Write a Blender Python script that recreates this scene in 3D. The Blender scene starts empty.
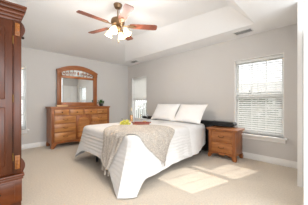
import bpy, bmesh, math, random
from mathutils import Vector, Matrix, noise
from mathutils.bvhtree import BVHTree
random.seed(7)
SC = bpy.context.scene
COL = SC.collection
PI = math.pi

# ------------------------------------------------------------------ camera, sky, sun, exposure
FPX, YAW, HOR, CH = 172.0, math.radians(44.8), 103.0, 1.10288
cam_d = bpy.data.cameras.new('camera')
cam_d.sensor_width = 36.0
cam_d.lens = FPX / 308.0 * 36.0
cam_d.shift_y = (HOR - 102.5) / 308.0
cam_d.clip_start = 0.02
cam = bpy.data.objects.new('camera', cam_d)
COL.objects.link(cam)
cam.location = (5.1119, -3.7419, CH)
fwd = Vector((-math.cos(YAW), math.sin(YAW), 0))
cam.rotation_euler = fwd.to_track_quat('-Z', 'Y').to_euler()
SC.camera = cam

world = bpy.data.worlds.new('sky')
SC.world = world
world.use_nodes = True
wb = world.node_tree.nodes['Background']
wb.inputs[0].default_value = (0.93, 0.97, 1.0, 1)
wb.inputs[1].default_value = 1.9

sun_d = bpy.data.lights.new('sun', 'SUN')
sun_d.energy = 3.1
sun_d.color = (1.0, 0.95, 0.88)
sun_d.angle = math.radians(0.25)
sun = bpy.data.objects.new('sun', sun_d)
COL.objects.link(sun)
sun.location = (6, 8, 8)
sun.rotation_euler = Vector((-0.30, -1.08, -1.0)).to_track_quat('-Z', 'Y').to_euler()

fill_d = bpy.data.lights.new('added_fill_light', 'AREA')      # added fill lamp behind the camera, brightens the room from an unseen side
fill_d.shape = 'RECTANGLE'; fill_d.size = 3.2; fill_d.size_y = 2.2
fill_d.energy = 55
fill_d.color = (0.96, 0.98, 1.0)
fill_lamp = bpy.data.objects.new('added_fill_light', fill_d)
COL.objects.link(fill_lamp)
fill_lamp.location = (7.2, -2.6, 1.3)
fill_lamp.rotation_euler = Vector((-1, -0.05, 0.10)).to_track_quat('-Z', 'Y').to_euler()

SC.view_settings.view_transform = 'Standard'
SC.view_settings.look = 'None'
SC.view_settings.gamma = 1.0
SC.view_settings.use_curve_mapping = False
SC.view_settings.exposure = 0.48

# ------------------------------------------------------------------ materials
def lin(r, g, b):
    f = lambda c: (c / 255 / 12.92) if c / 255 <= 0.04045 else ((c / 255 + 0.055) / 1.055) ** 2.4
    return (f(r), f(g), f(b), 1)

def base_mat(name):
    m = bpy.data.materials.new(name)
    m.use_nodes = True
    nt = m.node_tree
    return m, nt, nt.nodes['Principled BSDF']

def mat(name, rgb, rough=0.6, metal=0.0, var=0.06, scale=30.0, bump=0.0, stretch=(1, 1, 1), spec=0.5, sheen=0.0):
    m, nt, p = base_mat(name)
    c = lin(*rgb)
    tc = nt.nodes.new('ShaderNodeTexCoord')
    mp = nt.nodes.new('ShaderNodeMapping')
    mp.inputs['Scale'].default_value = stretch
    nz = nt.nodes.new('ShaderNodeTexNoise')
    nz.inputs['Scale'].default_value = scale
    nz.inputs['Detail'].default_value = 4
    nt.links.new(tc.outputs['Object'], mp.inputs[0])
    nt.links.new(mp.outputs[0], nz.inputs['Vector'])
    rp = nt.nodes.new('ShaderNodeValToRGB')
    rp.color_ramp.elements[0].position = 0.3
    rp.color_ramp.elements[1].position = 0.7
    rp.color_ramp.elements[0].color = [x * (1 - var) for x in c[:3]] + [1]
    rp.color_ramp.elements[1].color = [min(1, x * (1 + var)) for x in c[:3]] + [1]
    nt.links.new(nz.outputs['Fac'], rp.inputs[0])
    nt.links.new(rp.outputs[0], p.inputs['Base Color'])
    p.inputs['Roughness'].default_value = rough
    p.inputs['Metallic'].default_value = metal
    p.inputs['Specular IOR Level'].default_value = spec
    p.inputs['Sheen Weight'].default_value = sheen
    if bump:
        b = nt.nodes.new('ShaderNodeBump')
        b.inputs['Strength'].default_value = bump
        b.inputs['Distance'].default_value = 0.01
        nt.links.new(nz.outputs['Fac'], b.inputs['Height'])
        nt.links.new(b.outputs[0], p.inputs['Normal'])
    return m

def wood(name, dark, light, axis='y', rough=0.35, scale=7.0):
    st = {'x': (0.12, 1, 1), 'y': (1, 0.12, 1), 'z': (1, 1, 0.12)}[axis]
    m, nt, p = base_mat(name)
    tc = nt.nodes.new('ShaderNodeTexCoord')
    mp = nt.nodes.new('ShaderNodeMapping')
    mp.inputs['Scale'].default_value = st
    nz = nt.nodes.new('ShaderNodeTexNoise')
    nz.inputs['Scale'].default_value = scale * 3
    nz.inputs['Detail'].default_value = 6
    nz.inputs['Distortion'].default_value = 0.6
    rp = nt.nodes.new('ShaderNodeValToRGB')
    rp.color_ramp.elements[0].position = 0.28
    rp.color_ramp.elements[1].position = 0.72
    rp.color_ramp.elements[0].color = lin(*dark)
    rp.color_ramp.elements[1].color = lin(*light)
    nt.links.new(tc.outputs['Object'], mp.inputs[0])
    nt.links.new(mp.outputs[0], nz.inputs['Vector'])
    nt.links.new(nz.outputs['Fac'], rp.inputs[0])
    nt.links.new(rp.outputs[0], p.inputs['Base Color'])
    p.inputs['Roughness'].default_value = rough
    return m

def emit(name, rgb, strength):
    m, nt, p = base_mat(name)
    p.inputs['Base Color'].default_value = lin(*rgb)
    p.inputs['Emission Color'].default_value = lin(*rgb)
    p.inputs['Emission Strength'].default_value = strength
    return m

def clear_glass(name, tint=(1, 1, 1), gloss=0.06):
    m = bpy.data.materials.new(name)
    m.use_nodes = True
    nt = m.node_tree
    nt.nodes.remove(nt.nodes['Principled BSDF'])
    out = nt.nodes['Material Output']
    tr = nt.nodes.new('ShaderNodeBsdfTransparent')
    tr.inputs[0].default_value = (*tint, 1)
    gl = nt.nodes.new('ShaderNodeBsdfGlossy')
    gl.inputs['Roughness'].default_value = 0.03
    mx = nt.nodes.new('ShaderNodeMixShader')
    mx.inputs[0].default_value = gloss
    nt.links.new(tr.outputs[0], mx.inputs[1])
    nt.links.new(gl.outputs[0], mx.inputs[2])
    nt.links.new(mx.outputs[0], out.inputs[0])
    return m

M = {}
M['wall'] = mat('greige_wall_paint', (206, 203, 200), 0.85, var=0.015, scale=60, bump=0.03)
M['ceil'] = mat('white_ceiling_paint', (240, 240, 240), 0.9, var=0.01, scale=80, bump=0.03)
M['trim'] = mat('white_trim_paint', (240, 239, 237), 0.45, var=0.01)
M['carpet'] = mat('beige_carpet', (205, 192, 175), 0.95, var=0.10, scale=55, bump=0.5, sheen=0.2)
M['oak'] = wood('honey_oak', (138, 78, 38), (180, 112, 60), 'y')
M['oak_v'] = wood('honey_oak_upright', (132, 74, 36), (174, 108, 58), 'z')
M['oak_x'] = wood('honey_oak_cross', (128, 72, 36), (168, 106, 58), 'x')
M['oak_dark'] = wood('darker_oak', (92, 48, 22), (120, 66, 30), 'y')  # plain darker oak, used for the mirror's backing board
M['cherry'] = wood('red_brown_wood', (60, 25, 4), (108, 48, 8), 'z', 0.28, 5)
M['cherry_h'] = wood('red_brown_wood_cross', (66, 28, 5), (116, 54, 10), 'y', 0.28, 5)
M['carved'] = wood('golden_carving', (120, 66, 22), (172, 108, 42), 'z', 0.35, 9)
M['oak_light'] = wood('light_oak_drawer_front', (150, 90, 46), (204, 144, 84), 'y', 0.3)
M['oak_light_x'] = wood('light_oak_drawer_front_cross', (136, 80, 40), (180, 118, 66), 'x', 0.3)
M['brass'] = mat('aged_brass', (150, 118, 70), 0.35, 0.9, 0.08)
M['bronze'] = mat('dark_bronze', (58, 44, 34), 0.4, 0.8, 0.08)
M['fanmetal'] = mat('brushed_antique_brass', (140, 112, 84), 0.35, 0.8, 0.06)
M['blade'] = wood('walnut_fan_blade', (104, 56, 40), (138, 80, 60), 'x', 0.4, 8)
M['shade'] = emit('lit_frosted_glass', (255, 226, 165), 1.7)
M['bulb'] = emit('lit_bulb', (255, 224, 160), 12)
M['white_cloth'] = mat('white_cotton', (236, 235, 234), 0.9, var=0.02, scale=14, bump=0.15)
M['quilt'] = mat('white_quilted_cotton', (224, 222, 220), 0.92, var=0.025, scale=26, bump=0.35)
M['pillow'] = mat('white_pillow_cotton', (240, 239, 238), 0.9, var=0.015, scale=10, bump=0.12)
M['throw'] = mat('oatmeal_knit', (184, 175, 165), 0.95, var=0.3, scale=70, bump=0.9)
M['black'] = mat('black_leather', (22, 22, 24), 0.38, var=0.1, scale=60, bump=0.1)
M['blackwood'] = mat('black_painted_wood', (18, 17, 17), 0.5)
M['blind'] = mat('white_blind_slat', (248, 248, 246), 0.5, var=0.01)
_nt = M['blind'].node_tree                                  # thin vinyl slats let some daylight through
_tl = _nt.nodes.new('ShaderNodeBsdfTranslucent'); _tl.inputs[0].default_value = (.97, .97, .95, 1)
_mx = _nt.nodes.new('ShaderNodeMixShader'); _mx.inputs[0].default_value = .32
_nt.links.new(_nt.nodes['Principled BSDF'].outputs[0], _mx.inputs[1]); _nt.links.new(_tl.outputs[0], _mx.inputs[2])
_nt.links.new(_mx.outputs[0], _nt.nodes['Material Output'].inputs[0])
M['cord'] = mat('white_cord', (225, 225, 222), 0.8)
M['pane'] = clear_glass('window_glass')
M['mirror'] = mat('silvered_mirror', (235, 238, 238), 0.015, 1.0, 0.0)
M['leaf'] = mat('green_leaf', (62, 104, 46), 0.6, var=0.3, scale=20)
M['pot'] = mat('dark_ceramic', (52, 46, 42), 0.5)
M['paperwood'] = wood('pale_wood', (196, 150, 100), (222, 180, 130), 'y')
M['vent'] = mat('white_metal_register', (224, 224, 222), 0.5)
M['ventdark'] = mat('dark_duct', (92, 92, 92), 0.8)
M['bottle'] = clear_glass('clear_bottle_glass', (0.93, 0.96, 0.92), 0.12)
M['wine'] = mat('pale_amber_wine', (214, 160, 104), 0.15)
M['cork'] = mat('foil_capsule', (222, 206, 178), 0.4)
M['glass'] = clear_glass('drinking_glass', (0.95, 0.96, 0.96), 0.14)
M['board'] = wood('red_brown_board', (122, 62, 48), (164, 96, 76), 'x', 0.45)
M['grape'] = mat('yellow_green_grape', (206, 200, 84), 0.35, var=0.2, scale=20)
M['stem'] = mat('brown_stem', (96, 78, 40), 0.8)
M['salami'] = mat('red_salami', (150, 62, 54), 0.55, var=0.25, scale=120)
M['cheese'] = mat('pale_cheese', (226, 198, 140), 0.55)
M['lawn'] = mat('lawn_grass', (58, 66, 46), 0.95, var=0.25, scale=4, bump=0.4)
M['shrub'] = mat('shrub_leaves', (60, 76, 50), 0.8, var=0.35, scale=6)
M['bark'] = mat('tree_bark', (92, 78, 64), 0.9, var=0.25, scale=18, bump=0.5)
M['fencewood'] = mat('weathered_white_fence', (196, 196, 190), 0.8, var=0.08)
M['siding'] = mat('pale_siding', (228, 227, 224), 0.8, var=0.03)
M['roof'] = mat('grey_shingles', (176, 174, 172), 0.9, var=0.15, scale=12)

# ------------------------------------------------------------------ mesh builder
OFF = {}

class MB:
    def __init__(self):
        self.bm = bmesh.new()
    def _merge(self, t):
        me = bpy.data.meshes.new('tmp')
        t.to_mesh(me); t.free()
        self.bm.from_mesh(me)
        bpy.data.meshes.remove(me)
    def box(self, x0, x1, y0, y1, z0, z1, bev=0.0, seg=2, mtx=None):
        t = bmesh.new()
        bmesh.ops.create_cube(t, size=1.0)
        for v in t.verts:
            v.co = Vector((x0 + (v.co.x + .5) * (x1 - x0), y0 + (v.co.y + .5) * (y1 - y0), z0 + (v.co.z + .5) * (z1 - z0)))
        if bev:
            bmesh.ops.bevel(t, geom=t.edges[:], offset=bev, segments=seg, profile=0.5, affect='EDGES')
        if mtx: t.transform(mtx)
        self._merge(t); return self
    def tube(self, pts, r, n=10, cap=True):
        pts = [Vector(p) for p in pts]
        rs = r if isinstance(r, (list, tuple)) else [r] * len(pts)
        rings = []
        up = None
        for i, p in enumerate(pts):
            d = (pts[min(i + 1, len(pts) - 1)] - pts[max(i - 1, 0)]).normalized()
            if up is None:
                up = Vector((0, 0, 1)) if abs(d.z) < .9 else Vector((1, 0, 0))
            a = d.cross(up).normalized(); up = a.cross(d).normalized()
            rings.append([self.bm.verts.new(p + (a * math.cos(k * 2 * PI / n) + up * math.sin(k * 2 * PI / n)) * rs[i]) for k in range(n)])
        for i in range(len(rings) - 1):
            for k in range(n):
                self.bm.faces.new((rings[i][k], rings[i][(k + 1) % n], rings[i + 1][(k + 1) % n], rings[i + 1][k]))
        if cap:
            self.bm.faces.new(rings[0][::-1]); self.bm.faces.new(rings[-1])
        return self
    def lathe(self, prof, c=(0, 0, 0), n=20, mtx=None):
        c = Vector(c); rings = []
        vs = []
        for r, z in prof:
            ring = []
            for k in range(n):
                co = Vector((r * math.cos(k * 2 * PI / n), r * math.sin(k * 2 * PI / n), z))
                if mtx: co = mtx @ co
                ring.append(self.bm.verts.new(co + c))
            rings.append(ring)
        for i in range(len(rings) - 1):
            for k in range(n):
                self.bm.faces.new((rings[i][k], rings[i][(k + 1) % n], rings[i + 1][(k + 1) % n], rings[i + 1][k]))
        if prof[0][0] > 1e-4: self.bm.faces.new(rings[0][::-1])
        if prof[-1][0] > 1e-4: self.bm.faces.new(rings[-1])
        return self
    def prism(self, poly, axis, a0, a1, bev=0.0):
        t = bmesh.new()
        def P(u, v, a):
            return {'x': (a, u, v), 'y': (u, a, v), 'z': (u, v, a)}[axis]
        A = [t.verts.new(P(u, v, a0)) for u, v in poly]
        B = [t.verts.new(P(u, v, a1)) for u, v in poly]
        n = len(poly)
        t.faces.new(A); t.faces.new(B[::-1])
        for i in range(n):
            t.faces.new((A[i], B[i], B[(i + 1) % n], A[(i + 1) % n]))
        bmesh.ops.recalc_face_normals(t, faces=t.faces[:])
        bmesh.ops.triangulate(t, faces=[f for f in t.faces if len(f.verts) > 4])
        self._merge(t); return self
    def ball(self, c, r, sc=(1, 1, 1), n=12, mtx=None):
        t = bmesh.new()
        bmesh.ops.create_uvsphere(t, u_segments=n, v_segments=max(6, n // 2 + 2), radius=r)
        for v in t.verts:
            v.co = Vector((v.co.x * sc[0], v.co.y * sc[1], v.co.z * sc[2]))
        if mtx: t.transform(mtx)
        for v in t.verts: v.co += Vector(c)
        self._merge(t); return self
    def grid(self, rows, closed=False):
        vs = [[self.bm.verts.new(p) for p in r] for r in rows]
        for i in range(len(vs) - 1):
            m = len(vs[i])
            for j in range(m if closed else m - 1):
                try: self.bm.faces.new((vs[i][j], vs[i][(j + 1) % m], vs[i + 1][(j + 1) % m], vs[i + 1][j]))
                except ValueError: pass
        return self
    def build(self, name, m, parent=None, label=None, sharp=35, recalc=True):
        if recalc: bmesh.ops.recalc_face_normals(self.bm, faces=self.bm.faces[:])
        off = OFF.get(parent.name, Vector()) if parent else Vector()
        for v in self.bm.verts: v.co -= off
        me = bpy.data.meshes.new(name)
        self.bm.to_mesh(me); self.bm.free()
        for p in me.polygons: p.use_smooth = True
        me.set_sharp_from_angle(angle=math.radians(sharp))
        me.materials.append(m if not isinstance(m, str) else M[m])
        o = bpy.data.objects.new(name, me)
        COL.objects.link(o)
        if parent:
            o.parent = parent
            OFF[o.name] = off
        if label: o['label'] = label
        return o

def thing(name, label, cat, loc, group=None, rotz=0.0, worldcoords=True):
    o = bpy.data.objects.new(name, None)
    o.empty_display_size = 0.1
    COL.objects.link(o)
    o.location = loc
    o.rotation_euler = (0, 0, rotz)
    OFF[o.name] = Vector(loc) if worldcoords else Vector()
    tag(o, label, cat, group)
    return o

def tag(o, label, cat, group=None):
    o['label'] = label; o['category'] = cat
    if group: o['group'] = group
    return o

def struct(o):
    o['kind'] = 'structure'
    return o

def place(o):
    """move a top-level mesh's origin to the base of its own bounds"""
    me = o.data
    xs = [v.co.x for v in me.vertices]; ys = [v.co.y for v in me.vertices]; zs = [v.co.z for v in me.vertices]
    c = Vector(((min(xs) + max(xs)) / 2, (min(ys) + max(ys)) / 2, min(zs)))
    for v in me.vertices: v.co -= c
    o.location = c
    return o

def copy_tree(o, parent=None):
    c = o.copy(); COL.objects.link(c)
    if parent: c.parent = parent
    for ch in list(o.children): copy_tree(ch, c)
    return c

# ------------------------------------------------------------------ room shell
XR, HC, HT = 4.845, 2.44, 2.75
mb = MB(); mb.box(-0.14, 5.6, -4.7, 0.14, -0.12, 0.0)
struct(mb.build('floor', 'carpet'))

mb = MB()   # soffit ring, sloped tray sides, raised centre
ro = [(-.14, .14), (5.6, .14), (5.6, -4.7), (-.14, -4.7)]
to = [(.5, -.5), (4.25, -.5), (4.25, -4.0), (.5, -4.0)]
ti = [(1.45, -1.15), (3.95, -.8), (3.95, -3.7), (1.45, -3.5)]
def ringpts(l, z): return [mb.bm.verts.new((x, y, z)) for x, y in l]
A, B, C_, D = ringpts(ro, HC), ringpts(to, HC), ringpts(ti, HT), ringpts(ro, HT + .15)
for i in range(4):
    j = (i + 1) % 4
    mb.bm.faces.new((A[i], A[j], B[j], B[i])); mb.bm.faces.new((B[i], B[j], C_[j], C_[i]))
    mb.bm.faces.new((A[i], D[i], D[j], A[j]))
mb.bm.faces.new(C_); mb.bm.faces.new(D)
struct(mb.build('ceiling', 'ceil', sharp=20))

W1 = (3.74, 4.58, .49, 1.99)      # right window on the bed wall
W2 = (.235, 1.0, .49, 1.985)    # window beside the corner
W3 = (-3.81, -3.005, .47, 1.985)  # window on the dresser wall

def wall_y(holes, x0, x1, y0, y1):
    m = MB(); xs = x0
    for (a, b, c, d) in sorted(holes):
        m.box(xs, a, y0, y1, 0, HC)
        m.box(a, b, y0, y1, 0, c); m.box(a, b, y0, y1, d, HC)
        xs = b
    m.box(xs, x1, y0, y1, 0, HC)
    return m
struct(wall_y([W1, W2], 0, 5.6, 0, .14).build('wall_back', 'wall'))
m = MB()
m.box(-.14, 0, W3[1], .14, 0, HC); m.box(-.14, 0, -4.5, W3[0], 0, HC)
m.box(-.14, 0, W3[0], W3[1], 0, W3[2]); m.box(-.14, 0, W3[0], W3[1], W3[3], HC)
struct(m.build('wall_left', 'wall'))
m = MB(); m.box(XR, 4.93, -.765, 0, 0, HC)
struct(m.build('wall_right', 'wall'))
m = MB(); m.box(-.14, 2.2, -4.62, -4.5, 0, HC); m.box(2.1, 2.2, -4.5, -3.42, 0, HC); m.box(2.2, 5.6, -4.70, -4.58, 0, HC)
struct(m.build('wall_front', 'wall'))

def baseboard(name, boxes):
    m = MB()
    for (x0, x1, y0, y1, ax) in boxes:
        m.box(x0, x1, y0, y1, 0, .095, .002)
        if ax == 'y': m.box(x0, x1, y0 + .004, y1, .09, .115, .003)
        else: m.box(x0, x1 - .004, y0, y1, .09, .115, .003)
    return struct(m.build(name, 'trim'))
baseboard('baseboard_back', [(0.016, XR, -.016, 0, 'y')])
baseboard('baseboard_left', [(0, .016, -4.5, 0, 'x')])
m = MB(); m.box(XR - .012, XR + .036, -.79, -.764, 0, HC, .004)
struct(m.build('trim_1', 'trim'))
cd = bpy.data.objects.new('added_white_door', None); COL.objects.link(cd); cd.location = (XR, -.4, 0); OFF['added_white_door'] = Vector((XR, -.4, 0)); struct(cd)  # unseen white double door, added so the dresser mirror reflects something white
for y0, y1 in ((-.735, -.392), (-.388, -.045)):
    m = MB(); m.box(XR - .006, XR + .002, y0, y1, .012, 2.03, .001)
    for z0, z1 in ((.2, .9), (1.02, 1.9)): m.box(XR - .010, XR - .005, y0 + .07, y1 - .07, z0, z1, .002)
    m.build('door_leaf', 'trim', cd)
# open white door folded back beside the jamb
dr = bpy.data.objects.new('door_1', None); COL.objects.link(dr); dr.location = (4.97, -.80, 0); OFF['door_1'] = Vector((4.97, -.80, 0)); struct(dr)
m = MB(); m.box(4.955, 4.99, -1.60, -.80, .012, 2.04, .003)
m.box(4.95, 4.956, -1.49, -.91, .2, .85, .002); m.box(4.95, 4.956, -1.49, -.91, 1.0, 1.9, .002)
m.build('door_leaf', 'trim', dr)

# ------------------------------------------------------------------ windows and blinds
def window(name, W, along):
    """along 'x': in the back wall (y=0..0.14, looking +y); 'y': in the left wall (x=0..-0.14)"""
    a0, a1, z0, z1 = W
    T = (lambda u, d, z: (u, d, z)) if along == 'x' else (lambda u, d, z: (-d, u, z))
    def bx(m, u0, u1, d0, d1, zz0, zz1, bev=0.002):
        p, q = T(u0, d0, zz0), T(u1, d1, zz1)
        m.box(min(p[0], q[0]), max(p[0], q[0]), min(p[1], q[1]), max(p[1], q[1]), zz0, zz1, bev)
    loc = T((a0 + a1) / 2, .07, z0)
    r = bpy.data.objects.new(name, None); COL.objects.link(r); r.location = loc; OFF[name] = Vector(loc); struct(r)
    m = MB()
    bx(m, a0, a0 + .012, .003, .14, z0, z1); bx(m, a1 - .012, a1, .003, .14, z0, z1)
    bx(m, a0 + .012, a1 - .012, .003, .14, z1 - .012, z1); bx(m, a0 + .012, a1 - .012, .1, .14, z0, z0 + .03)
    m.build('window_frame', 'trim', r)
    zm = (z0 + z1) / 2
    for nm, d, b, t in (('lower_sash', .102, z0 + .03, zm + .04), ('upper_sash', .121, zm - .04, z1 - .012)):
        m = MB()
        e = .012
        bx(m, a0 + e, a0 + .05, d, d + .018, b, t); bx(m, a1 - .05, a1 - e, d, d + .018, b, t)
        bx(m, a0 + .05, a1 - .05, d, d + .018, b, b + .06); bx(m, a0 + .05, a1 - .05, d, d + .018, t - .06, t)
        s = m.build(nm, 'trim', r)
        m = MB()
        w = a1 - a0 - .10
        for k in (1, 2):
            u = a0 + .05 + w * k / 3
            bx(m, u - .009, u + .009, d + .003, d + .015, b + .04, t - .04, .001)
        m.build('muntin', 'trim', s)
        m = MB()
        bx(m, a0 + .05, a1 - .05, d + .007, d + .011, b + .04, t - .04, 0)
        m.build('pane', 'pane', s)
    m = MB()
    bx(m, a0 - .05, a1 + .05, -.075, .06, z0 - .025, z0, .004)
    m.build('sill', 'trim', r)
    m = MB()
    bx(m, a0 - .02, a1 + .02, -.018, 0, z0 - .095, z0 - .025, .003)
    m.build('apron', 'trim', r)
    return r

def blind(W, along, label, tilt=37, raised=0.0):
    a0, a1, z0, z1 = W
    zlow = z0; z0 = z0 + raised
    b0, b1 = a0 + .016, a1 - .016
    T = (lambda u, d, z: Vector((u, d, z))) if along == 'x' else (lambda u, d, z: Vector((-d, u, z)))
    loc = T((a0 + a1) / 2, .03, z0 + .003)
    r = thing('window_blind', label, 'blind', loc, 'white slat blinds in the windows')
    def bx(m, u0, u1, d0, d1, zz0, zz1, bev=0.002):
        p, q = T(u0, d0, zz0), T(u1, d1, zz1)
        m.box(min(p[0], q[0]), max(p[0], q[0]), min(p[1], q[1]), max(p[1], q[1]), zz0, zz1, bev)
    m = MB(); bx(m, b0, b1, .040, .09, z1 - .07, z1 - .014, .004); m.build('headrail', 'blind', r)
    m = MB(); bx(m, b0, b1, .045, .087, z0 + .004, z0 + .022, .003); m.build('bottom_rail', 'blind', r)
    m = MB()
    n = max(8, round((z1 - z0) / .0442)); zt, zb = z1 - .09, z0 + .04
    ca, sa = math.cos(math.radians(tilt)), math.sin(math.radians(tilt))
    hw, hh = .024, .0014
    for i in range(n):
        z = zt + (zb - zt) * i / (n - 1)
        c = [(-hw * ca + hh * sa, -hw * sa - hh * ca), (hw * ca + hh * sa, hw * sa - hh * ca), (hw * ca - hh * sa, hw * sa + hh * ca), (-hw * ca - hh * sa, -hw * sa + hh * ca)]
        L = [m.bm.verts.new(T(b0 + .004, .066 + d, z + e)) for d, e in c]
        R = [m.bm.verts.new(T(b1 - .004, .066 + d, z + e)) for d, e in c]
        for k in range(4):
            m.bm.faces.new((L[k], L[(k + 1) % 4], R[(k + 1) % 4], R[k]))
        m.bm.faces.new(L); m.bm.faces.new(R)
    m.build('slats', 'blind', r)
    for f in (.14, .5, .86):
        u = b0 + (b1 - b0) * f
        m = MB()
        for d in (.042, .092):
            bx(m, u - .0016, u + .0016, d - .001, d + .001, z0 + .02, z1 - .08, 0)
        m.build('ladder_cord', 'cord', r)
    m = MB()
    p = T(b0 + .05, .034, 0)
    m.tube([(p.x, p.y, z1 - .07), (p.x, p.y, z1 - .68)], .0035, 8)
    m.build('tilt_wand', 'cord', r)
    return r

window('window_1', W1, 'x'); window('window_2', W2, 'x'); window('window_3', W3, 'y')
blind(W1, 'x', 'white slatted blind in the wide window above the nightstand')
blind(W2, 'x', 'half-raised white slatted blind in the narrow window beside the room corner', -60, .74)
blind(W3, 'y', 'white slatted blind in the window half hidden behind the armoire')

# ------------------------------------------------------------------ outdoors seen through the windows
m = MB(); m.box(-30, 40, .16, 60, -.75, -.6)
struct(m.build('trim_2', 'lawn'))
bpy.data.objects['trim_2'].name = 'floor_outside'

def tree(name, label, x, y, h, rad, z0=-.6, n=900, leaf=.16):
    r = thing(name, label, 'tree', (x, y, z0))
    m = MB(); m.tube([(x, y, z0), (x + .05, y, z0 + h * .3), (x, y + .05, z0 + h * .6)], [rad * .09, rad * .07, rad * .04], 10)
    m.build('trunk', 'bark', r)
    m = MB()
    for i in range(n):
        d = Vector((random.gauss(0, 1), random.gauss(0, 1), random.gauss(0, 1))).normalized() * rad * random.uniform(.55, 1) ** .6
        c = Vector((x, y, z0 + h - rad)) + Vector((d.x, d.y, d.z * 1.0))
        a = Vector((random.uniform(-1, 1), random.uniform(-1, 1), random.uniform(-1, 1))).normalized()
        b = a.orthogonal().normalized()
        v = [m.bm.verts.new(c + a * leaf * s1 + b * leaf * .6 * s2) for s1, s2 in ((-1, 0), (0, -1), (1, 0), (0, 1))]
        m.bm.faces.new(v)
    m.build('crown', 'shrub', r, recalc=False)
    return r
def bush(label, x, y, h, rad):
    r = thing('bush', label, 'bush', (x, y, -.6), 'bushes outside the windows')
    m = MB(); m.tube([(x, y, -.6), (x, y, -.6 + h * .5)], [.05, .02], 8); m.build('stem', 'bark', r)
    m = MB()
    for i in range(700):
        d = Vector((random.gauss(0, 1), random.gauss(0, 1), random.gauss(0, 1))).normalized() * random.uniform(.6, 1)
        c = Vector((x + d.x * rad, y + d.y * rad * .7, -.6 + h * .5 + d.z * h * .5))
        a = Vector((random.uniform(-1, 1), random.uniform(-1, 1), random.uniform(-1, 1))).normalized()
        b = a.orthogonal().normalized(); L = .11
        m.bm.faces.new([m.bm.verts.new(c + a * L * p + b * L * .6 * q) for p, q in ((-1, 0), (0, -1), (1, 0), (0, 1))])
    m.build('foliage', 'shrub', r, recalc=False)
fn = thing('fence', 'grey-white picket fence outside the narrow corner window', 'fence', (-1.9, 2.2, -.6))
for k in range(30):
    xx = -4.2 + .155 * k
    m = MB(); m.prism([(xx, -.6), (xx + .095, -.6), (xx + .095, 1.22), (xx + .0475, 1.3), (xx, 1.22)], 'y', 2.19, 2.21); m.build('picket', 'fencewood', fn)
for z in (-.2, .9):
    m = MB(); m.box(-4.3, .5, 2.21, 2.25, z, z + .09); m.build('rail', 'fencewood', fn)
bush('round green bush outside the narrow corner window', -3.4, 4.2, 1.7, 1.3)
bush('green bush outside the left part of the wide window', 3.0, 3.6, 2.1, 1.1)
bush('green bush outside the right part of the wide window', 5.4, 4.0, 2.15, 1.1)
bush('green bush outside the middle of the wide window', 1.3, 6.2, 2.3, 1.3)
hs = thing('house', 'pale neighbouring house with a grey roof far outside the windows', 'house', (-2, 17, -.6))
m = MB(); m.box(-9, 5, 14, 20, -.6, 2.1); m.build('house_wall', 'siding', hs)
m = MB(); m.prism([(13.5, 2.0), (20.5, 2.0), (17, 3.3)], 'x', -9.4, 5.4); m.build('roof', 'roof', hs)
for xx in (-6.5, -3.5, -.5, 2.5):
    m = MB(); m.box(xx - .5, xx + .5, 13.95, 14.02, .5, 1.9); m.build('house_window', 'ventdark', hs)

# ------------------------------------------------------------------ dresser with mirror
D0 = (.02, -2.61, 0)
t = thing('dresser', 'long honey oak dresser with nine drawers below the arched mirror', 'dresser', (.26, -1.82, 0))
FX = .485
m = MB(); m.box(.02, FX - .015, -2.585, -1.055, .10, .975, .004)
m.build('carcass', 'oak_v', t)
m = MB(); m.box(.016, .515, -2.615, -1.025, .982, 1.008, .007); m.box(.018, .505, -2.602, -1.038, .962, .984, .005)
m.build('top', 'oak', t)
for y0, y1 in ((-2.592, -2.535), (-1.105, -1.048)):
    m = MB(); m.box(FX - .03, FX + .004, y0, y1, .10, .962, .004)
    for k in range(3):
        yy = y0 + .015 + k * .0135
        m.tube([(FX + .005, yy, .2), (FX + .005, yy, .86)], .0045, 6)
    m.build('pilaster', 'oak_v', t)
# scalloped apron
poly = [(-2.59, .15), (-1.05, .15)]
N = 40
for i in range(N + 1):
    f = i / N; y = -1.05 - 1.54 * f
    e = min(f, 1 - f)
    z = .10 - .07 * max(0, 1 - e / .06) + .018 * math.sin(PI * min(1, max(0, (e - .06) / .44)) * 1.5) + (-.02 if abs(f - .5) < .07 else 0)
    poly.append((y, max(.03, z)))
m = MB(); m.prism(poly, 'x', FX - .03, FX + .012); m.build('apron', 'oak', t)
for yy, sy in ((-2.585, 1), (-1.055, -1)):
    for x0 in (.03, FX - .06):
        m = MB(); m.prism([(yy - .012 * sy, 0.0), (yy + .05 * sy, 0.0), (yy + .075 * sy, .05), (yy + .12 * sy, .12), (yy - .004 * sy, .12), (yy - .02 * sy, .05)], 'x', x0, x0 + .075)
        m.build('foot', 'oak_v', t)
def pull(x, y, z, par, ax='x', w=.05):
    m = MB()
    a = Vector((x, y, z)); u = Vector((0, 1, 0)) if ax == 'x' else Vector((1, 0, 0)); n = Vector((1, 0, 0)) if ax == 'x' else Vector((0, -1, 0))
    for s in (-1, 1):
        m.ball(a + u * w * s + n * .004, .009, n=8)
    m.tube([a + u * w * math.cos(q) + n * (.008 + .012 * math.sin(q)) - Vector((0, 0, .022)) * math.sin(q) for q in [PI * i / 10 for i in range(11)]], .004, 6)
    m.build('pull', 'bronze', par)
def drawer(y0, y1, z0, z1, t, knob=False):
    m = MB(); m.box(FX - .012, FX + .012, y0, y1, z0, z1, .006)
    m.box(FX + .008, FX + .018, y0 + .022, y1 - .022, z0 + .02, z1 - .02, .006)
    d = m.build('drawer', 'oak_light', t)
    yc, zc = (y0 + y1) / 2, (z0 + z1) / 2
    if knob:
        m = MB(); m.lathe([(.009, 0), (.007, .012), (.016, .02), (.014, .028), (0, .031)], (FX + .017, yc, zc), 12, Matrix.Rotation(PI / 2, 3, 'Y'))
        m.build('knob', 'bronze', d)
    elif y1 - y0 > .3:
        pull(FX + .018, yc, zc + .01, d)
    return d
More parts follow.
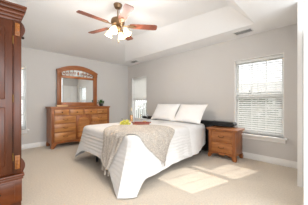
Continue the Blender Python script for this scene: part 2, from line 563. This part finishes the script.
for y0, y1 in ((-2.525, -2.195), (-2.172, -1.828), (-1.80, -1.455), (-1.432, -1.115)):
    drawer(y0, y1, .80, .935, t, knob=True)
for z0, z1 in ((.60, .775), (.39, .58), (.165, .37)):
    drawer(-2.525, -2.03, z0, z1, t)
    drawer(-1.60, -1.115, z0, z1, t)
m = MB(); m.box(FX - .012, FX + .01, -2.005, -1.625, .165, .775, .005)
dd = m.build('door', 'oak_v', t)
m = MB()
ar = [(-1.965, .215), (-1.665, .215), (-1.665, .62)] + [(-1.815 + .15 * math.cos(q), .62 + .10 * math.sin(q)) for q in [PI * i / 16 for i in range(1, 16)]] + [(-1.965, .62)]
m.prism(ar, 'x', FX + .008, FX + .020)
m.prism([(-1.815 + (y + 1.815) * .82, .45 + (z - .45) * .86) for y, z in ar], 'x', FX + .018, FX + .030)
m.build('arched_panel', 'oak_light', dd)
m = MB()
arch = [(FX + .014, -1.815 + .165 * math.cos(q), .62 + .115 * math.sin(q)) for q in [PI * i / 20 for i in range(21)]]
m.tube([(FX + .014, -1.65, .20)] + arch + [(FX + .014, -1.98, .20), (FX + .014, -1.65, .20)], .008, 6)
m.build('moulding', 'oak', dd)
m = MB(); m.lathe([(.009, 0), (.007, .012), (.016, .02), (.014, .028), (0, .031)], (FX + .01, -1.64, .48), 12, Matrix.Rotation(PI / 2, 3, 'Y')); m.build('knob', 'bronze', dd)

# mirror standing on the dresser top
zb = 1.009
t = thing('dresser_mirror', 'arched oak framed mirror with carved fretwork standing on the dresser', 'mirror', (.08, -1.80, zb))
yl, yr, yc = -2.355, -1.245, -1.80
for y0, y1 in ((yl, yl + .105), (yr - .105, yr)):
    m = MB(); m.box(.045, .10, y0, y1, zb + .0, 1.985, .006); m.box(.095, .112, y0 + .02, y1 - .02, zb + .09, 1.90, .006)
    m.build('side_post', 'oak_v', t)
    m = MB(); yy = (y0 + y1) / 2
    m.box(.035, .125, y0 - .02, y1 + .02, 1.985, 2.005, .005); m.box(.04, .115, y0 - .008, y1 + .008, 1.965, 1.985, .004)
    m.build('cap', 'oak', t)
m = MB(); m.box(.045, .105, yl + .105, yr - .105, zb, zb + .115, .006); m.box(.04, .125, yl - .02, yr + .02, zb, zb + .03, .005)
m.build('bottom_rail', 'oak', t)
zg1 = 1.79
m = MB(); m.box(.045, .105, yl + .105, yr - .105, zg1, zg1 + .06, .006); m.build('lower_crest_rail', 'oak', t)
def arcz(y, base, rise): return base + rise * (1 - ((y - yc) / (yr - yc)) ** 2)
ys = [yl - .005 + (yr - yl + .01) * i / 28 for i in range(29)]
m = MB()
m.prism([(y, arcz(y, 1.995, .145)) for y in ys] + [(y, max(arcz(y, 1.885, .155), 1.86)) for y in ys[::-1]], 'x', .045, .105)
m.prism([(y, arcz(y, 2.005, .15)) for y in ys] + [(y, arcz(y, 1.98, .15)) for y in ys[::-1]], 'x', .035, .125)
m.build('arched_crest_rail', 'oak', t)
m = MB()
def scroll(y, z, r, s, turns=1.3):
    return [(.075, y + s * r * (1 - .75 * k / 18) * math.cos(k / 18 * turns * 2 * PI), z + r * (1 - .75 * k / 18) * math.sin(k / 18 * turns * 2 * PI)) for k in range(19)]
for s in (-1, 1):
    for dy, r in ((.10, .042), (.20, .038), (.30, .032), (.385, .024)):
        y = yc + s * dy
        zz = (1.85 + arcz(y, 1.885, .155)) / 2
        m.tube(scroll(y, zz, r, s), .0048, 6)
        m.tube([(.075, y + s * .045, 1.85), (.075, y + s * .05, zz), (.075, y + s * .03, arcz(y, 1.885, .155))], .0045, 6)
m.ball((.075, yc, 1.945), .03, (.3, .8, 1.6), 12)
m.build('fretwork', 'oak', t)
m = MB()
mg = [(y, max(arcz(y, 1.885, .155), 1.86) + .012) for y in ys if yl + .09 < y < yr - .09]
m.prism([(mg[0][0], zb + .11)] + mg + [(mg[-1][0], zb + .11)], 'x', .060, .064); m.build('mirror_glass', 'mirror', t)
m = MB(); m.box(.046, .058, yl + .1, yr - .1, zb + .11, zg1 + .005); m.build('backing_board', 'oak_dark', t)

# potted plant and pale box on the dresser
t = thing('potted_plant', 'small leafy green plant in a dark pot on the dresser', 'plant', (.30, -1.215, 1.009))
m = MB(); m.lathe([(.045, 0), (.06, .05), (.062, .085), (.056, .085), (.054, .07), (0, .07)], (.30, -1.215, 1.009), 16); m.build('pot', 'pot', t)
m = MB()
for i in range(110):
    a = random.uniform(0, 2 * PI); el = random.uniform(.15, 1.45)
    d = Vector((math.cos(a) * math.cos(el), math.sin(a) * math.cos(el), math.sin(el)))
    R = random.uniform(.05, .135)
    c = Vector((.30, -1.215, 1.085)) + Vector((d.x * R, d.y * R, d.z * R * .95))
    sdir = d.orthogonal().normalized(); sdir.rotate(Matrix.Rotation(random.uniform(0, 6), 3, d))
    L = .022
    v = [m.bm.verts.new(c + d * q * L + sdir * w * L) for q, w in ((-1, 0), (-.2, -.55), (1, 0), (-.2, .55))]
    m.bm.faces.new(v)
for i in range(9):
    a = i * .7
    m.tube([(.30, -1.215, 1.078), (.30 + .04 * math.cos(a), -1.215 + .04 * math.sin(a), 1.13), (.30 + .08 * math.cos(a), -1.215 + .08 * math.sin(a), 1.17)], .002, 5)
m.build('foliage', 'leaf', t, recalc=False)
t = thing('wooden_box', 'low pale wooden box on the left end of the dresser', 'box', (.40, -2.33, 1.009))
m = MB(); m.box(.33, .45, -2.46, -2.21, 1.009, 1.04, .004); m.build('box_body', 'paperwood', t)
m = MB(); m.box(.326, .454, -2.464, -2.206, 1.04, 1.056, .004); m.build('lid', 'paperwood', t)

# ------------------------------------------------------------------ bed
bed = thing('bed', 'double bed with a low black headboard between the corner window and nightstand', 'bed', (2.48, -1.2, 0))
m = MB(); m.box(1.72, 3.13, -2.26, -.14, .2, .3, .015); m.build('bed_frame', 'blackwood', bed)
m = MB(); m.box(1.70, 3.16, -2.28, -.13, .3, .62, .06, 4); m.build('mattress', 'white_cloth', bed)
for x, y in ((2.06, -2.22), (2.95, -2.22), (1.78, -.3), (3.09, -.3)):
    m = MB(); m.lathe([(.022, 0), (.034, .2)], (x, y, 0), 12); m.build('leg', 'blackwood', bed)
m = MB(); m.box(1.48, 3.33, -.125, -.02, .02, .70, .03, 4); hb = m.build('headboard', 'black', bed)
for s, x0, x1 in ((-1, 1.02, 1.5), (1, 3.3, 3.80)):
    pr = []
    for k in range(13):
        q = -PI / 2 + PI * k / 12
        pr.append((x1 - .04 + .04 * math.cos(q), .665 + .04 * math.sin(q)) if s > 0 else (x0 + .04 - .04 * math.cos(q), .665 + .04 * math.sin(q)))
    pr += [(x0, .705), (x0, .625)] if s > 0 else [(x1, .705), (x1, .625)]
    m = MB(); m.prism(pr, 'y', -.19, -.02); m.build('headboard_wing', 'black', bed)

def smooth_path(P, sub=8):
    out = []
    for i in range(len(P) - 1):
        p0, p1, p2, p3 = P[max(i - 1, 0)], P[i], P[i + 1], P[min(i + 2, len(P) - 1)]
        for k in range(sub):
            u = k / sub
            out.append(tuple(.5 * (2 * b + (c - a) * u + (2 * a - 5 * b + 4 * c - d) * u * u + (3 * b - a - 3 * c + d) * u ** 3) for a, b, c, d in zip(p0, p1, p2, p3)))
    out.append(tuple(P[-1]))
    return out

def covering(st, ztop, spine, rnd=.11, rows=.05, amp=.005, fold=.012, sub=8, seed=0.0):
    """st: (edge x, edge y, hem x, hem y, hem z) round the open U from right head to left head"""
    S = smooth_path(st, sub)
    cols = []; L = 0.0
    for i, (ex, ey, hx, hy, hz) in enumerate(S):
        if i: L += math.hypot(ex - S[i - 1][0], ey - S[i - 1][1])
        E = Vector((ex, ey, 0)); Sp = Vector((spine[0], min(max(ey, spine[1]), spine[2]), 0))
        n = (E - Sp); dl = n.length; n.normalize()
        col = []
        for k in range(7):                                   # flat top, slightly crowned
            f = k / 7
            p = Sp + n * (dl - rnd) * f
            z = ztop + .012 * (1 - f * f) + .004 * noise.noise(Vector((p.x * 5, p.y * 5, seed)))
            col.append((p.x, p.y, z))
        for k in range(7):                                   # rounded shoulder
            u = k / 6
            a = E - n * rnd; b = E; c = E
            q = a * (1 - u) ** 2 + b * 2 * u * (1 - u) + c * u * u
            z = ztop * (1 - u) ** 2 + ztop * 2 * u * (1 - u) + (ztop - rnd) * u * u
            col.append((q.x, q.y, z + .004 * noise.noise(Vector((q.x * 5, q.y * 5, seed))) * (1 - u)))
        H = Vector((hx, hy, 0))
        drop = ztop - rnd - hz
        K = 34
        for k in range(1, K + 1):
            u = k / K
            p = E.lerp(H, u ** 1.1)
            w = noise.noise(Vector((L * 4.5, u * .6, seed))) * fold * 2 * u + noise.noise(Vector((L * 13, u * 2, seed + 3))) * fold * .6 * u
            r = amp * math.sin(2 * PI * (drop * u) / rows + 1.5 * noise.noise(Vector((L * 6, u * 3, 9)))) * (1 if u < .97 else 0)
            p = p + n * (w + r)
            col.append((p.x, p.y, ztop - rnd - drop * u))
        cols.append(col)
    m = MB(); m.grid(cols)
    bmesh.ops.remove_doubles(m.bm, verts=m.bm.verts[:], dist=.0004)
    bmesh.ops.solidify(m.bm, geom=m.bm.faces[:], thickness=-.006) if False else None
    return m

# comforter near the pillows, its side hanging beside the nightstand
st = [(3.19, -.22, 3.20, -.22, .22), (3.25, -.55, 3.29, -.55, .17), (3.30, -.85, 3.37, -.86, .14), (3.30, -1.15, 3.36, -1.15, .16), (3.30, -1.4, 3.34, -1.4, .2)]
lf = [(1.66, -1.4, 1.60, -1.4, .2), (1.66, -1.0, 1.60, -1.0, .16), (1.66, -.6, 1.60, -.6, .16), (1.66, -.22, 1.60, -.22, .2)]
def covering2(right, left, ztop, **kw):
    a = covering(right, ztop, (2.48, -9, 9), **kw)
    b = covering(left, ztop, (2.48, -9, 9), **kw)
    me = bpy.data.meshes.new('t'); b.bm.to_mesh(me); a.bm.from_mesh(me); bpy.data.meshes.remove(me); b.bm.free()
    bmesh.ops.remove_doubles(a.bm, verts=a.bm.verts[:], dist=.002)
    return a
cf = covering2(st, lf[::-1], .640, amp=.0, fold=.012, seed=4.0).build('comforter', 'white_cloth', sharp=60)
tag(cf, 'smooth white comforter on the bed below the pillows', 'comforter')

qs = [(3.31, -1.02, 3.375, -1.02, .13), (3.31, -1.35, 3.37, -1.36, .13), (3.31, -1.7, 3.38, -1.70, .12), (3.31, -2.0, 3.41, -2.03, .10),
      (3.31, -2.20, 3.44, -2.25, .10), (3.305, -2.30, 3.53, -2.44, .03), (3.30, -2.335, 3.55, -2.475, .012), (3.30, -2.335, 3.55, -2.475, .012), (3.285, -2.35, 3.515, -2.55, .012),
      (3.24, -2.375, 3.43, -2.645, .012), (3.23, -2.378, 3.40, -2.65, .015), (3.12, -2.38, 3.13, -2.56, .10),
      (2.92, -2.38, 2.94, -2.50, .19), (2.7, -2.385, 2.72, -2.47, .24), (2.45, -2.385, 2.46, -2.47, .26), (2.2, -2.385, 2.2, -2.47, .26), (1.98, -2.385, 1.96, -2.48, .23),
      (1.78, -2.37, 1.72, -2.50, .07), (1.68, -2.30, 1.60, -2.36, .06), (1.65, -2.1, 1.58, -2.1, .12), (1.65, -1.5, 1.58, -1.5, .13), (1.65, -1.0, 1.58, -1.0, .13), (1.65, -.5, 1.59, -.5, .13)]
qm = covering(qs, .662, (2.48, -1.75, -.75), sub=9, seed=1.0)
bvh = BVHTree.FromBMesh(qm.bm)
ql = qm.build('quilt', 'quilt', sharp=60)
tag(ql, 'white quilted bedspread draped over the foot and sides of the bed', 'bedspread')

# ------------------------------------------------------------------ throw, snapped on to the quilt
far = [(2.79, -2.50, .16), (2.72, -2.48, .32), (2.66, -2.46, .50), (2.58, -2.40, .65), (2.47, -2.26, .67), (2.40, -2.08, .67), (2.50, -1.97, .67), (2.65, -1.84, .67), (2.78, -1.65, .67), (2.95, -1.46, .67), (3.25, -1.42, .66), (3.34, -1.50, .58), (3.37, -1.66, .42), (3.39, -1.80, .25)]
near = [(2.99, -2.52, .18), (3.03, -2.50, .33), (3.08, -2.49, .48), (3.12, -2.44, .58), (3.15, -2.38, .64), (3.17, -2.33, .66), (3.20, -2.29, .66), (3.25, -2.25, .655), (3.29, -2.22, .63), (3.33, -2.18, .57), (3.36, -2.13, .50), (3.38, -2.05, .42), (3.39, -1.95, .32), (3.40, -1.86, .23)]
F, Nn = smooth_path(far, 5), smooth_path(near, 5)
rows_ = []
V = 40
for i, (a, b) in enumerate(zip(F, Nn)):
    row = []
    a, b = Vector(a), Vector(b)
    for k in range(V + 1):
        f = k / V
        p = a.lerp(b, f)
        co, nn, idx, d = bvh.find_nearest(p)
        if nn.z < -.2 or (nn.xy.dot(Vector((co.x - 2.48, co.y + 1.5))) < -.05 and nn.z < .5): nn = -nn
        if nn.z < 0 and abs(nn.z) > .5: nn = -nn
        h = .014 + .036 * abs(math.sin(PI * (f * 6.2 + .35 * math.sin(i * .13) + .5 * noise.noise(Vector((i * .07, f * 3, 7)))))) + .012 * noise.noise(Vector((i * .25, f * 6, 2)))
        h = .012 + (h - .012) * min(1, 9 * f, 9 * (1 - f))
        row.append(co + nn * max(.012, h))
    rows_.append(row)
for _ in range(1):
    for i in range(1, len(rows_) - 1):
        for k in range(V + 1):
            rows_[i][k] = rows_[i][k] * .5 + (rows_[i - 1][k] + rows_[i + 1][k]) * .25
t = thing('throw_blanket', 'oatmeal knit throw blanket swept across the foot of the bed', 'blanket', rows_[20][20])
m = MB(); m.grid(rows_); m.build('knit_cloth', 'throw', t, sharp=80)
for rw, ks in ((rows_[0], range(0, V + 1, 5)), (rows_[-1], (0, V // 2, V))):
    for k in ks:
        p = rw[k]; q = p - Vector((0, 0, .075)) + Vector((random.uniform(-.012, .012), random.uniform(-.012, .004), 0))
        if q.z < .02: q.z = .02
        m = MB(); m.tube([p, p.lerp(q, .25), p.lerp(q, .35), q], [.005, .007, .005, .012], 7)
        m.build('tassel', 'throw', t)

# ------------------------------------------------------------------ pillows
def pillow(cx, yb, yt, zb, zt, w, th, label, skew=0.0):
    b, tp = Vector((cx, yb, zb)), Vector((cx + skew, yt, zt))
    up = (tp - b); h = up.length; up.normalize()
    side = Vector((1, 0, 0)); nrm = side.cross(up).normalized()
    c = (b + tp) / 2
    m = MB(); n = 22
    for s in (1, -1):
        rows = []
        for i in range(n + 1):
            row = []
            for j in range(n + 1):
                u, v = i / n * 2 - 1, j / n * 2 - 1
                pu = u * (1 - .06 * (1 - v * v)) if True else u
                pv = v * (1 - .06 * (1 - u * u))
                hgt = th * ((1 - abs(u) ** 2.6) * (1 - abs(v) ** 2.6)) ** .55
                hgt += .006 * noise.noise(Vector((u * 3 + cx * 7, v * 3, s))) * (1 - u * u) * (1 - v * v) * 3
                row.append(c + side * pu * w / 2 + up * pv * h / 2 + nrm * s * hgt)
            rows.append(row)
        m.grid(rows)
    bmesh.ops.remove_doubles(m.bm, verts=m.bm.verts[:], dist=.0005)
    o = place(m.build('pillow', 'pillow', sharp=80))
    return tag(o, label, 'pillow', 'white pillows at the head of the bed')
pillow(2.11, -.50, -.21, .665, 1.085, .80, .085, 'white pillow nearer the corner window, leaning on the headboard')
pillow(2.87, -.53, -.22, .665, 1.075, .74, .085, 'white pillow nearer the nightstand, leaning on the headboard', .02)

# ------------------------------------------------------------------ tray, fruit, bottle and glasses on the bed
R2 = Vector((.7046, .7096, 0)); F2 = Vector((-.7096, .7046, 0))
zt = .678
bc = Vector((2.52, -1.52, zt))
t = thing('serving_tray', 'red-brown wooden serving tray lying on the white quilt', 'tray', bc, rotz=math.atan2(R2.y, R2.x), worldcoords=False)
m = MB(); m.box(-.15, .15, -.10, .10, 0, .02, .004); m.build('tray_base', 'board', t)
m = MB(); m.box(-.16, .16, -.11, -.098, 0, .045, .003); m.box(-.16, .16, .098, .11, 0, .045, .003); m.box(-.16, -.148, -.1, .1, 0, .045, .003); m.box(.148, .16, -.1, .1, 0, .045, .003); m.build('rim', 'board', t)
for s in (-1, 1):
    m = MB(); m.tube([(s * .158, -.05, .03), (s * .185, -.04, .045), (s * .185, .04, .045), (s * .158, .05, .03)], .008, 8); m.build('handle', 'board', t)
lab = ['round red slice of salami at the left end of the tray', 'round red salami slice second from the left on the tray', 'round red salami slice in the middle of the tray', 'round red salami slice second from the right on the tray', 'round red slice of salami at the right end of the tray']
for k in range(5):
    p = bc + R2 * (-.105 + .0525 * k) - F2 * .05 + Vector((0, 0, .0205))
    m = MB(); m.lathe([(.021, 0), (.024, .004), (.024, .034), (.021, .038), (0, .038)], p, 14)
    tag(place(m.build('salami_slice', 'salami')), lab[k], 'salami', 'salami slices on the tray')
m = MB(); q = bc + R2 * .08 + F2 * .03 + Vector((0, 0, .0205))
m.prism([(q.x - .05, q.y - .03), (q.x + .04, q.y - .01), (q.x - .02, q.y + .04)], 'z', q.z, q.z + .045)
tag(place(m.build('cheese_wedge', 'cheese')), 'pale wedge of cheese at the back of the serving tray', 'cheese')
gc = Vector((2.375, -1.80, zt))
t = thing('grape_bunch', 'yellow-green bunch of grapes beside the serving tray', 'grapes', (gc.x, gc.y, zt))
m = MB()
for i in range(70):
    u = random.uniform(-1, 1); a = random.uniform(0, 2 * PI); rr = math.sqrt(random.random()) * math.sqrt(max(.05, 1 - u * u))
    p = gc + R2 * u * .095 + F2 * math.cos(a) * rr * .06 + Vector((0, 0, .016 + abs(math.sin(a)) * rr * .085))
    m.ball(p, .015, n=8)
m.build('grapes', 'grape', t)
m = MB(); m.tube([gc + R2 * -.02 + Vector((0, 0, .08)), gc + R2 * -.05 + Vector((0, 0, .115)), gc + R2 * -.08 + Vector((0, 0, .12))], .004, 6); m.build('stem', 'stem', t)
bp = Vector((1.86, -1.26, .668))
t = thing('wine_bottle', 'clear bottle of pale amber wine standing on the bed', 'bottle', bp)
m = MB(); m.lathe([(.034, 0), (.037, .004), (.037, .17), (.03, .205), (.0145, .245), (.0135, .30), (.016, .302), (.016, .318), (0, .318)], bp, 20); m.build('bottle_glass', 'bottle', t)
m = MB(); m.lathe([(.033, .004), (.0345, .008), (.0345, .15), (0, .15)], bp, 20); m.build('wine', 'wine', t)
m = MB(); m.lathe([(.0155, .245), (.0148, .30), (.0172, .302), (.0172, .32), (0, .32)], bp, 16); m.build('capsule', 'cork', t)
def wineglass(p, label):
    t = thing('wine_glass', label, 'glass', p, 'wine glasses on the bed')
    m = MB(); m.lathe([(.032, 0), (.032, .003), (.004, .008), (.0035, .075), (.012, .083), (.034, .11), (.036, .14), (.03, .175), (.029, .175), (.034, .14), (.032, .112), (.0, .086)], p, 18)
    m.build('glass_body', 'glass', t)
wineglass(Vector((1.93, -1.02, .668)), 'clear wine glass nearer the amber bottle')
wineglass(Vector((1.98, -.88, .668)), 'clear wine glass farther from the amber bottle')

# ------------------------------------------------------------------ nightstand
t = thing('nightstand', 'honey oak nightstand with two drawers below the wide window', 'nightstand', (3.645, -.23, 0))
m = MB(); m.box(3.385, 3.905, -.405, -.025, .09, .555, .004); m.build('carcass', 'oak_v', t)
m = MB(); m.box(3.335, 3.955, -.445, -.02, .572, .596, .008); m.box(3.35, 3.94, -.432, -.022, .553, .574, .006); m.build('top', 'oak_x', t)
for x0, x1 in ((3.378, 3.43), (3.86, 3.912)):
    m = MB(); m.box(x0, x1, -.425, -.39, .09, .553, .004)
    for k in range(3):
        m.tube([(x0 + .013 + .013 * k, -.426, .14), (x0 + .013 + .013 * k, -.426, .52)], .0045, 6)
    m.build('pilaster', 'oak_v', t)
for z0, z1 in ((.335, .54), (.125, .318)):
    m = MB(); m.box(3.435, 3.855, -.42, -.40, z0, z1, .006); m.box(3.458, 3.832, -.43, -.415, z0 + .022, z1 - .022, .006)
    d = m.build('drawer', 'oak_light_x', t)
    pull(3.645, -.43, (z0 + z1) / 2 + .01, d, 'y')
poly = [(3.385, .13), (3.905, .13)] + [(3.905 - .52 * i / 24, .045 + .06 * math.sin(PI * i / 24) ** .7 - (.025 if 10 <= i <= 14 else 0)) for i in range(25)]
m = MB(); m.prism(poly, 'y', -.43, -.40); m.build('apron', 'oak_x', t)
for xx, s in ((3.38, 1), (3.91, -1)):
    for y0 in (-.432, -.09):
        m = MB(); m.prism([(xx - .012 * s, 0), (xx + .035 * s, 0), (xx + .06 * s, .05), (xx + .075 * s, .1), (xx, .1), (xx - .018 * s, .045)], 'y', y0, y0 + .06)
        m.build('foot', 'oak_v', t)

# ------------------------------------------------------------------ armoire
t = thing('armoire', 'tall red-brown armoire with crown moulding at the left edge', 'armoire', (2.55, -3.97, 0))
AX, Y1, Y0 = 2.85, -3.452, -4.50
m = MB(); m.box(2.24, AX - .02, Y0 + .01, Y1 - .01, .37, 1.97, .004); m.build('upper_carcass', 'cherry', t)
m = MB(); m.box(2.24, AX - .0, Y0 - .0, Y1 + .0, .07, .31, .005); m.build('base_cabinet', 'cherry_h', t)
m = MB(); m.box(2.235, AX + .015, Y0 - .022, Y1 + .022, .335, .365, .008); m.box(2.235, AX + .005, Y0 - .012, Y1 + .012, .308, .337, .006); m.build('waist_moulding', 'cherry_h', t)
m = MB()
for dz, o in ((1.955, .004), (1.985, .016), (2.02, .028), (2.06, .042)):
    m.box(2.235, AX - .02 + o, Y0 - o + .01, Y1 + o - .01, dz, dz + .045, .008)
m.box(2.235, AX + .03, Y0 - .04, Y1 + .04, 2.098, 2.116, .005)
m.build('crown_moulding', 'cherry_h', t)
for ya, yb in ((Y1 - .072, Y1 - .004), (Y0 + .004, Y0 + .072)):
    m = MB(); m.box(AX - .03, AX - .004, ya, yb, .37, 1.96, .004); p = m.build('pilaster', 'cherry', t)
    for z0, z1 in ((1.80, 1.93), (.42, .56)):
        m = MB()
        m.box(AX - .01, AX + .002, ya + .014, yb - .014, z0, z1, .003)
        for k in range(4):
            m.ball((AX + .002, (ya + yb) / 2, z0 + .02 + (z1 - z0 - .04) * k / 3), .014, (.5, 1, .8), 8)
        m.build('carving', 'carved', p, label='golden carved block')
for s, ye in ((1, Y1 - .012), (-1, Y0 + .012)):
    for top in (True, False):
        pts = []
        for k in range(15):
            q = k / 14
            w = .034 * math.sin(PI * q) ** .8 + .012 * (1 - q)
            z = 1.95 - .16 * q if top else .37 + .16 * q
            pts.append((ye + s * w, z))
        pts += [(ye - s * .01, pts[-1][1]), (ye - s * .01, pts[0][1])]
        m = MB(); m.prism(pts, 'x', AX - .09, AX - .012)
        zz = 1.785 if top else .545
        m.build('corbel', 'cherry', t)
m = MB()
m.ball((AX - .04, Y1 + .012, 1.80), .014, n=8); m.tube([(AX - .04, Y1 - .02, 1.80), (AX - .04, Y1 + .01, 1.80)], .006, 8)
m.build('peg', 'bronze', t)
ymid = (Y0 + Y1) / 2
for ya, yb, sg in ((ymid + .003, Y1 - .076, 1), (Y0 + .076, ymid - .003, -1)):
    m = MB(); m.box(AX - .022, AX - .002, ya, yb, .385, 1.945, .004)
    m.box(AX - .006, AX + .004, ya + .06, yb - .06, .47, 1.06, .008); m.box(AX - .006, AX + .004, ya + .06, yb - .06, 1.14, 1.87, .008)
    d = m.build('door', 'cherry', t)
    for z in (.55, 1.15, 1.75):
        m = MB()
        yy = yb + .002 if sg > 0 else ya - .002
        m.tube([(AX + .001, yy, z - .04), (AX + .001, yy, z + .04)], .005, 8)
        m.build('hinge', 'brass', d)
    m = MB(); yy = ya + .03 if sg > 0 else yb - .03
    m.tube([(AX, yy, 1.04), (AX + .03, yy, 1.06), (AX + .03, yy, 1.14), (AX, yy, 1.16)], .006, 8); m.build('handle', 'bronze', d)
m = MB(); m.box(AX - .005, AX + .012, Y0 + .06, Y1 - .06, .10, .295, .005); d = m.build('drawer', 'cherry_h', t)
for yy in (ymid - .3, ymid + .3): pull(AX + .012, yy, .2, d)
for yy, s in ((Y1 - .005, -1), (Y0 + .005, 1)):
    for x0 in (2.26, AX - .10):
        m = MB(); m.prism([(yy, 0), (yy + s * .06, 0), (yy + s * .11, .08), (yy, .08)], 'x', x0, x0 + .09); m.build('foot', 'cherry', t)

# ------------------------------------------------------------------ ceiling fan
FC = Vector((2.64, -2.14, 0))
fan = thing('ceiling_fan', 'five-bladed brown wooden ceiling fan with lit glass shades', 'ceiling fan', (FC.x, FC.y, HT))
def fl(prof, name, ma, par=fan, n=24):
    m = MB(); m.lathe(prof, FC, n); return m.build(name, ma, par)
fl([(0, HT - .001), (.072, HT - .001), (.07, HT - .02), (.05, HT - .06), (.018, HT - .075), (0, HT - .075)], 'canopy', 'fanmetal')
fl([(0, HT - .07), (.012, HT - .07), (.012, 2.53), (0, 2.53)], 'downrod', 'fanmetal')
fl([(0, 2.545), (.03, 2.54), (.06, 2.52), (.105, 2.50), (.115, 2.47), (.115, 2.44), (.10, 2.41), (.06, 2.395), (0, 2.39)], 'motor_housing', 'fanmetal')
fl([(0, 2.392), (.045, 2.39), (.06, 2.36), (.055, 2.33), (.03, 2.30), (.012, 2.285), (0, 2.28)], 'light_hub', 'fanmetal')
t0 = 4.69
for k in range(5):
    a = t0 - k * 2 * PI / 5
    rot = Matrix.Translation((FC.x, FC.y, 2.40)) @ Matrix.Rotation(a, 4, 'Z')
    pitch = Matrix.Rotation(math.radians(-11), 4, 'X')
    mt = rot @ pitch
    poly = [(.20, -.048), (.26, -.058), (.45, -.067), (.62, -.07), (.65, -.06), (.66, -.04), (.66, .04), (.65, .06), (.62, .07), (.45, .067), (.26, .058), (.20, .048)]
    m = MB(); m.prism(poly, 'z', -.004, .004); m.bm.transform(mt)
    bl = m.build('blade', 'blade', fan)
    m = MB(); m.prism([(.09, -.018), (.15, -.012), (.19, -.035), (.25, -.04), (.30, -.012), (.30, .012), (.25, .04), (.19, .035), (.15, .012), (.09, .018)], 'z', -.012, -.004); m.bm.transform(mt)
    m.build('blade_iron', 'fanmetal', bl)
for k in range(4):
    a = .6 + k * PI / 2
    d = Vector((math.cos(a), math.sin(a), 0))
    m = MB(); m.tube([FC + d * .04 + Vector((0, 0, 2.34)), FC + d * .09 + Vector((0, 0, 2.355)), FC + d * .12 + Vector((0, 0, 2.335))], .008, 8)
    arm = m.build('lamp_arm', 'fanmetal', fan)
    ax = (d * .55 + Vector((0, 0, -1))).normalized()
    q = Vector((0, 0, 1)).rotation_difference(ax).to_matrix()
    c = FC + d * .118 + Vector((0, 0, 2.34))
    m = MB(); m.lathe([(.018, 0), (.034, .02), (.046, .055), (.05, .085), (.062, .115), (.059, .115), (.047, .085), (.043, .055), (.031, .022), (.014, .004)], c, 18, q)
    m.build('glass_shade', 'shade', fan)
    m = MB(); m.ball(c + ax * .06, .024, n=10); m.build('bulb', 'bulb', fan)
    L = bpy.data.lights.new('bulb_light', 'POINT'); L.energy = 11; L.color = (1, .97, .93); L.shadow_soft_size = .07
    lo = bpy.data.objects.new('bulb_light', L); COL.objects.link(lo); lo.parent = fan
    lo.location = c + ax * .135 - Vector((FC.x, FC.y, HT))
m = MB(); m.tube([FC + Vector((.02, 0, 2.29)), FC + Vector((.02, 0, 2.12))], .0018, 6); m.ball(FC + Vector((.02, 0, 2.11)), .008, n=8); m.build('pull_chain', 'brass', fan)

# ------------------------------------------------------------------ air registers in the soffit
def register(cx, cy, label):
    t = thing('air_vent', label, 'vent', (cx, cy, HC), 'ceiling air registers')
    m = MB()
    m.box(cx - .16, cx + .16, cy - .085, cy - .065, HC - .008, HC - .001, .002); m.box(cx - .16, cx + .16, cy + .065, cy + .085, HC - .008, HC - .001, .002)
    m.box(cx - .16, cx - .14, cy - .065, cy + .065, HC - .008, HC - .001, .002); m.box(cx + .14, cx + .16, cy - .065, cy + .065, HC - .008, HC - .001, .002)
    m.build('vent_frame', 'vent', t)
    m = MB(); m.box(cx - .14, cx + .14, cy - .065, cy + .065, HC - .003, HC - .0012); m.build('duct_opening', 'ventdark', t)
    m = MB()
    for k in range(7):
        yy = cy - .055 + .0183 * k
        m.box(cx - .14, cx + .14, -.006, .006, -.0007, .0007, mtx=Matrix.Translation((0, yy, HC - .009)) @ Matrix.Rotation(math.radians(40), 4, 'X'))
    m.build('louvres', 'vent', t)
register(4.0, -.28, 'white ceiling air vent above the wide window')
register(.73, -.28, 'white ceiling air vent above the narrow corner window')
